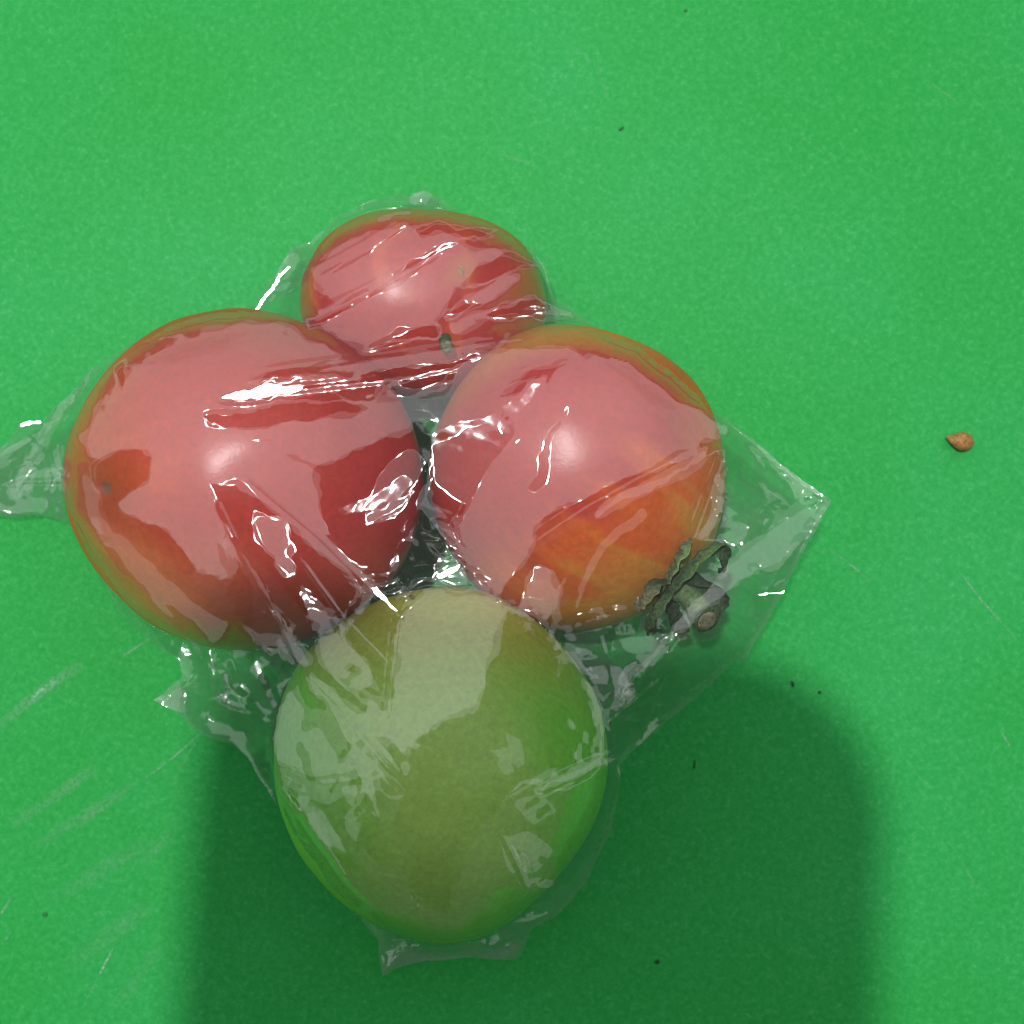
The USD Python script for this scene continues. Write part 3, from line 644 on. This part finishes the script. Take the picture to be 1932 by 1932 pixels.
folds = [  # polyline, height mm, half width mm
    ([(500, 712), (640, 692), (860, 657), (1075, 622)], .55, .8), ([(430, 828), (560, 826), (700, 806), (830, 782), (1050, 690)], .35, .7),
    ([(420, 760), (600, 742), (715, 728), (860, 702)], .5, 1.1), ([(1362, 828), (1200, 908), (1110, 958), (988, 1040)], .5, .8), ([(988, 1040), (950, 1130), (905, 1250), (885, 1345)], .6, .8),
    ([(600, 524), (700, 470), (766, 424)], .4, .6), ([(590, 612), (720, 545), (850, 470)], .4, .8), ([(905, 588), (1000, 556), (1060, 582), (1110, 605)], .5, .7),
    ([(845, 612), (930, 604), (1040, 600), (1110, 606)], .4, .8), ([(450, 885), (600, 1010), (690, 1100), (758, 1172)], .9, .9), ([(395, 915), (455, 1040), (540, 1200), (570, 1260), (650, 1340), (770, 1480)], .6, 1.0),
    ([(570, 1060), (650, 1170), (740, 1262)], .5, .8), ([(756, 1165), (742, 1280), (735, 1385)], .4, .8), ([(800, 1114), (757, 1170)], .4, .7), ([(1020, 782), (930, 880), (870, 1000)], .35, .7),
    ([(1386, 806), (1365, 880), (1300, 1055), (1215, 1150)], .6, .9), ([(1386, 806), (1450, 880), (1569, 945)], .7, 1.0), ([(1569, 945), (1470, 960), (1380, 1060), (1262, 1190)], .9, 1.3),
    ([(1404, 1244), (1290, 1180), (1180, 1300), (1160, 1345)], .8, .9), ([(1300, 1180), (1200, 1275), (1150, 1390)], .9, 1.0), ([(1250, 1368), (1390, 1230), (1440, 1120)], .5, .8),
    ([(570, 462), (545, 505), (500, 575)], .9, 1.2), ([(548, 470), (520, 520), (482, 585)], .8, .9), ([(690, 395), (760, 372), (800, 362)], .6, .8),
    ([(200, 685), (130, 790), (60, 880), (10, 965)], .8, 1.3), ([(40, 800), (100, 860), (128, 960)], .8, 1.0), ([(0, 890), (60, 870), (140, 905)], .8, 1.0), ([(75, 800), (40, 800)], .8, .7),
    ([(345, 1240), (420, 1330), (480, 1420)], .9, 1.2), ([(340, 1280), (440, 1300), (520, 1360)], .9, 1.2), ([(440, 1250), (415, 1330), (400, 1390)], .8, 1.0), ([(350, 1360), (345, 1290)], .6, .7),
    ([(720, 1838), (730, 1780), (800, 1700)], .8, 1.2), ([(715, 1775), (850, 1800), (985, 1785)], .7, 1.2), ([(880, 1790), (960, 1760), (1010, 1700)], .7, 1.0), ([(540, 1500), (600, 1580), (690, 1680), (715, 1760)], .7, 1.1),
    ([(520, 1440), (600, 1480), (680, 1470)], .6, 1.0), ([(960, 1590), (990, 1650), (1010, 1700)], .6, .9), ([(1020, 1495), (1150, 1435)], .5, .8)]
for pl, a, w in folds:
    dd, run = seg_dist(pl)
    wob = 0.7 + 0.6 * meshkit.fbm(np.stack([run * 9 + len(pl), np.full_like(run, a * 7), np.zeros_like(run)], -1), 2, 5)
    prof = np.maximum(0, 1 - dd / (w * 1e-3)) ** 1.3
    detail += a * 1e-3 * 0.34 * prof * wob * smoothstep(-0.02, 0.10, run) * smoothstep(1.02, 0.88, run)

# crumpling: overlapping creased planes, strong in the loose film beside the tomatoes, faint where it is taut
def crumple(freq, seed, n=6):
    r = np.random.default_rng(seed); out = 0
    wx = (meshkit.fbm(np.stack([gx * freq * .5, gy * freq * .5, np.full_like(gx, seed)], -1), 3, seed) - .5) * 2.4
    wy = (meshkit.fbm(np.stack([gx * freq * .5, gy * freq * .5, np.full_like(gx, seed + 9)], -1), 3, seed + 1) - .5) * 2.4
    for k in range(n):
        a = r.uniform(0, math.pi); ph = r.uniform(0, 1); s = r.uniform(.6, 1.5)
        u = (gx * freq * math.cos(a) + gy * freq * math.sin(a)) * s + wx * math.cos(a * 3) + wy * math.sin(a * 2) + ph
        out = out + np.abs((u % 1) * 2 - 1) / s
    return out / n - 0.5
gap = np.clip(z0 - tom, 0, 1)
free = smoothstep(0.003, 0.014, gap)
low = smoothstep(1350, 1750, PY) * smoothstep(0.0, 0.004, gap + 0.002)
loose = np.clip(free + 0.30 * low + 0.28 * smoothstep(330, 180, PX) * smoothstep(840, 1000, PY), 0, 1)
between = smoothstep(330, 500, PY) * smoothstep(1000, 960, PY) * smoothstep(560, 640, PX) * smoothstep(1050, 980, PX)
loose *= 1 - 0.85 * between
detail += loose * (0.0026 * crumple(75, 3) + 0.0016 * crumple(190, 8)) * (1 - .92 * held) + 0.00010 * crumple(110, 15) + 0.00003 * crumple(300, 17)
dz += detail

fade = smoothstep(0, 6, ndimage.distance_transform_edt(ins))
z = z0 + dz * fade
# where a plane would cut into a tomato the film as a whole stands a little further off
lack = np.where(ins, np.clip(tom + 0.0004 - z, 0, 1), 0)
lack = ndimage.gaussian_filter(ndimage.maximum_filter(lack, 9), 9)
z = z + lack * 1.25 * smoothstep(0, 14, ndimage.distance_transform_edt(ins))
z = np.maximum(z, np.where(ins, ndimage.gaussian_filter(tom, 1.0) + 0.0003, 0))
z = np.maximum(z, 0.0012)

# mesh: keep the cells inside the outline, pull the rim vertices onto it
def sheet(zz, fold_n=None):
    lift = 1 - zz / H
    cells = ins[:-1, :-1] | ins[1:, :-1] | ins[:-1, 1:] | ins[1:, 1:]
    keepv = np.zeros((ny, nx), bool)
    for a, b in ((0, 0), (1, 0), (0, 1), (1, 1)):
        keepv[a:a + ny - 1, b:b + nx - 1] |= cells
    qx, qy = gx.copy(), gy.copy()
    rimj, rimi = np.nonzero(keepv & ~ins)
    from scipy.spatial import cKDTree
    dense = np.vstack([a + (b - a) * np.linspace(0, 1, 5)[:-1, None] for a, b in zip(poly, np.roll(poly, -1, 0))])
    near = dense[cKDTree(dense).query(np.c_[qx[rimj, rimi], qy[rimj, rimi]])[1]]
    qx[rimj, rimi], qy[rimj, rimi] = near.T
    idx = np.full((ny, nx), -1); idx[keepv] = np.arange(keepv.sum())
    v = np.stack([qx * lift, qy * lift, zz], -1)[keepv]
    j, i = np.nonzero(cells)
    q = np.stack([idx[j, i], idx[j, i + 1], idx[j + 1, i + 1], idx[j + 1, i]], 1)
    return (v, q) if fold_n is None else (v, q, fold_n[keepv])
bag = thing('plastic_bag', 'crumpled clear plastic bag wrapped tightly round four tomatoes', 'plastic bag')
def normals(sx, sy, d, quiet=0):
    dgy, dgx = (g_ * (1 - 0.85 * quiet) for g_ in np.gradient(d, STEP))
    dgx, dgy = world_slope(dgx, dgy)
    n = np.stack([-(sx + dgx), -(sy + dgy), np.ones_like(z)], -1)
    return n / np.linalg.norm(n, axis=-1, keepdims=True)
streak_ = 0.00006 * sum(np.abs(((gx * math.cos(a) + gy * math.sin(a)) * f + 1.6 * meshkit.fbm(np.stack([gx * 60, gy * 60, gx * 0 + i], -1), 3, 90 + i)) % 1 * 2 - 1) for i, (a, f) in enumerate([(2.1, 190), (.6, 230), (1.2, 260), (2.7, 170)]))
stem_calm = ndimage.gaussian_filter(raster([(1205, 1120), (1250, 1060), (1300, 1010), (1395, 1040), (1390, 1130), (1345, 1215), (1215, 1205)]), 3)
z_in = np.maximum(z - 0.0004, np.where(ins, ndimage.gaussian_filter(tom, 1.0) + 0.0001, 0.0009))
for nm, zz, nn in (('front_film', z, normals(fsx, fsy, detail + 0.2 * streak_, np.maximum(still, stem_calm))), ('inner_film', np.minimum(z_in, z - 0.00012), normals(isx, isy, ndimage.shift(detail * .75, (5, -4), order=1, mode='nearest') + 0.28 * streak_, stem_calm))):
    v_, q_, n_ = sheet(zz, nn)
    ff_ = obj(nm, (v_, q_), film, bag)
    UsdGeom.Mesh(ff_).GetNormalsAttr().Set(Vt.Vec3fArray.FromNumpy(n_.astype(np.float32)))  # drawn reflection patches go in as shading normals; the surface itself is smoother
# the back of the bag lies under the tomatoes and rises to meet the front along the rim
dist = ndimage.distance_transform_edt(ins) * STEP
zb = ez * np.exp(-(dist / 0.006) ** 2) + 0.0007 + np.clip(0.0012 * (crumple(120, 23) + .5), 0, 1) * smoothstep(0, .004, dist)
zb = np.minimum(np.where(tom > 0, np.minimum(zb, 0.0012), zb), z - 0.0005)
zb = np.maximum(zb, 0.0003)
obj('back_film', sheet(zb), film_back, bag)

# ------------------------------------------------------------------ bits on the table
def crumb(px, py, r, seed, colr, label, category, name, squash=0.7, ell=(1, 1), rot=0.0, group=None):
    m = trimesh.creation.icosphere(4 if r > .001 else 2, 1.0); dd = np.array(m.vertices)
    k = 0.95 + (0.06 if r > .001 else .25) * (meshkit.fbm(dd * 1.2 + seed, 2, seed) - .2)
    if r > .001:        # a seed drawn out to a point
        dd = dd * np.stack([1 + .25 * np.clip(-dd[:, 0], 0, 1) ** 2] + [1 - .55 * np.clip(-dd[:, 0], 0, 1) ** 1.4] * 2, 1)
    v = dd * k[:, None] * [ell[0], ell[1], squash]
    ca, sa = math.cos(rot), math.sin(rot); v[:, :2] = v[:, :2] @ np.array([[ca, sa], [-sa, ca]])
    v *= r; v[:, 2] -= v[:, 2].min()
    c = P(px, py, 0); fb = meshkit.fbm(dd * 2.5 + seed, 3, seed + 1)
    p = obj(name, trimesh.Trimesh(v, m.faces, process=False), crumb_mat, None, color=mixc(np.array(colr) * .6, np.array(colr) * 1.25, fb))
    UsdGeom.Xformable(p).AddTranslateOp().Set(Gf.Vec3d(*c))
    cd(p, label, category, group)
crumb(1808, 833, 0.0023, 5, (0.36, 0.19, 0.06), 'pale brown seed lying alone on the green table at the right', 'seed', 'brown_seed', .75, (1.15, .88), -.25)
crumb(1172, 243, 0.0006, 6, (0.035, 0.20, 0.06), 'dark speck on the green table above the bag', 'speck', 'dirt_speck', .5, (1.0, .4), .7)
crumb(1495, 1290, 0.0006, 7, (0.02, 0.085, 0.03), 'black speck just inside the rounded top of the shadow', 'speck', 'dirt_speck', .5, (.5, 1.1), .3)
crumb(1546, 1306, 0.0004, 8, (0.02, 0.10, 0.03), 'tiny speck in the shadow, the right one of the pair', 'speck', 'dirt_speck', .5, (1, .8))
crumb(1310, 1442, 0.0005, 9, (0.018, 0.13, 0.035), 'thin dark fibre in the shadow right of the green tomato', 'speck', 'dirt_speck', .3, (.3, 1.9), -.1)
crumb(1240, 1814, 0.0005, 10, (0.015, 0.09, 0.025), 'dark speck deep in the shadow near the lower edge of the picture', 'speck', 'dirt_speck', .5, (1, .8), .5)
crumb(1293, 20, 0.0004, 11, (0.035, 0.20, 0.06), 'dark speck on the lit table at the top edge of the picture', 'speck', 'dirt_speck', .5, (1, .7))
crumb(85, 1725, 0.0005, 12, (0.035, 0.22, 0.07), 'faint dark speck on the lit table at the lower left', 'speck', 'dirt_speck', .5, (1, .8))

# ------------------------------------------------------------------ the phone the picture was taken with, out of view just above the lens; sized and tilted for its shadow and dark reflections
from shapely.geometry import box as sbox
PHX0, PHX1, PHY0, PHY1 = -0.0690, 0.0160, -0.15, 0.0175
shape = sbox(PHX0 + .020, PHY0 + .020, PHX1 - .020, PHY1 - .020).buffer(.020, 16)
body = trimesh.creation.extrude_polygon(shape, 0.009, engine='earcut')
body.apply_transform(trimesh.transformations.rotation_matrix(math.radians(-20), [1, 0, 0], [0, PHY1, 0]))
body.apply_transform(trimesh.transformations.rotation_matrix(math.radians(-6.0), [0, 0, 1], [0, PHY1, 0]))
body.apply_translation([0, 0, H + 0.004])
ph = thing('phone', 'dark phone held flat, out of view above the table, casting the rounded shadow at the bottom', 'phone')
obj('body', body, phone_mat, ph, smooth=30)
ln = trimesh.creation.cylinder(0.005, 0.0012, sections=40); ln.apply_translation([0, 0, H + 0.0125])
obj('lens', ln, glass_mat, ph, smooth=30)
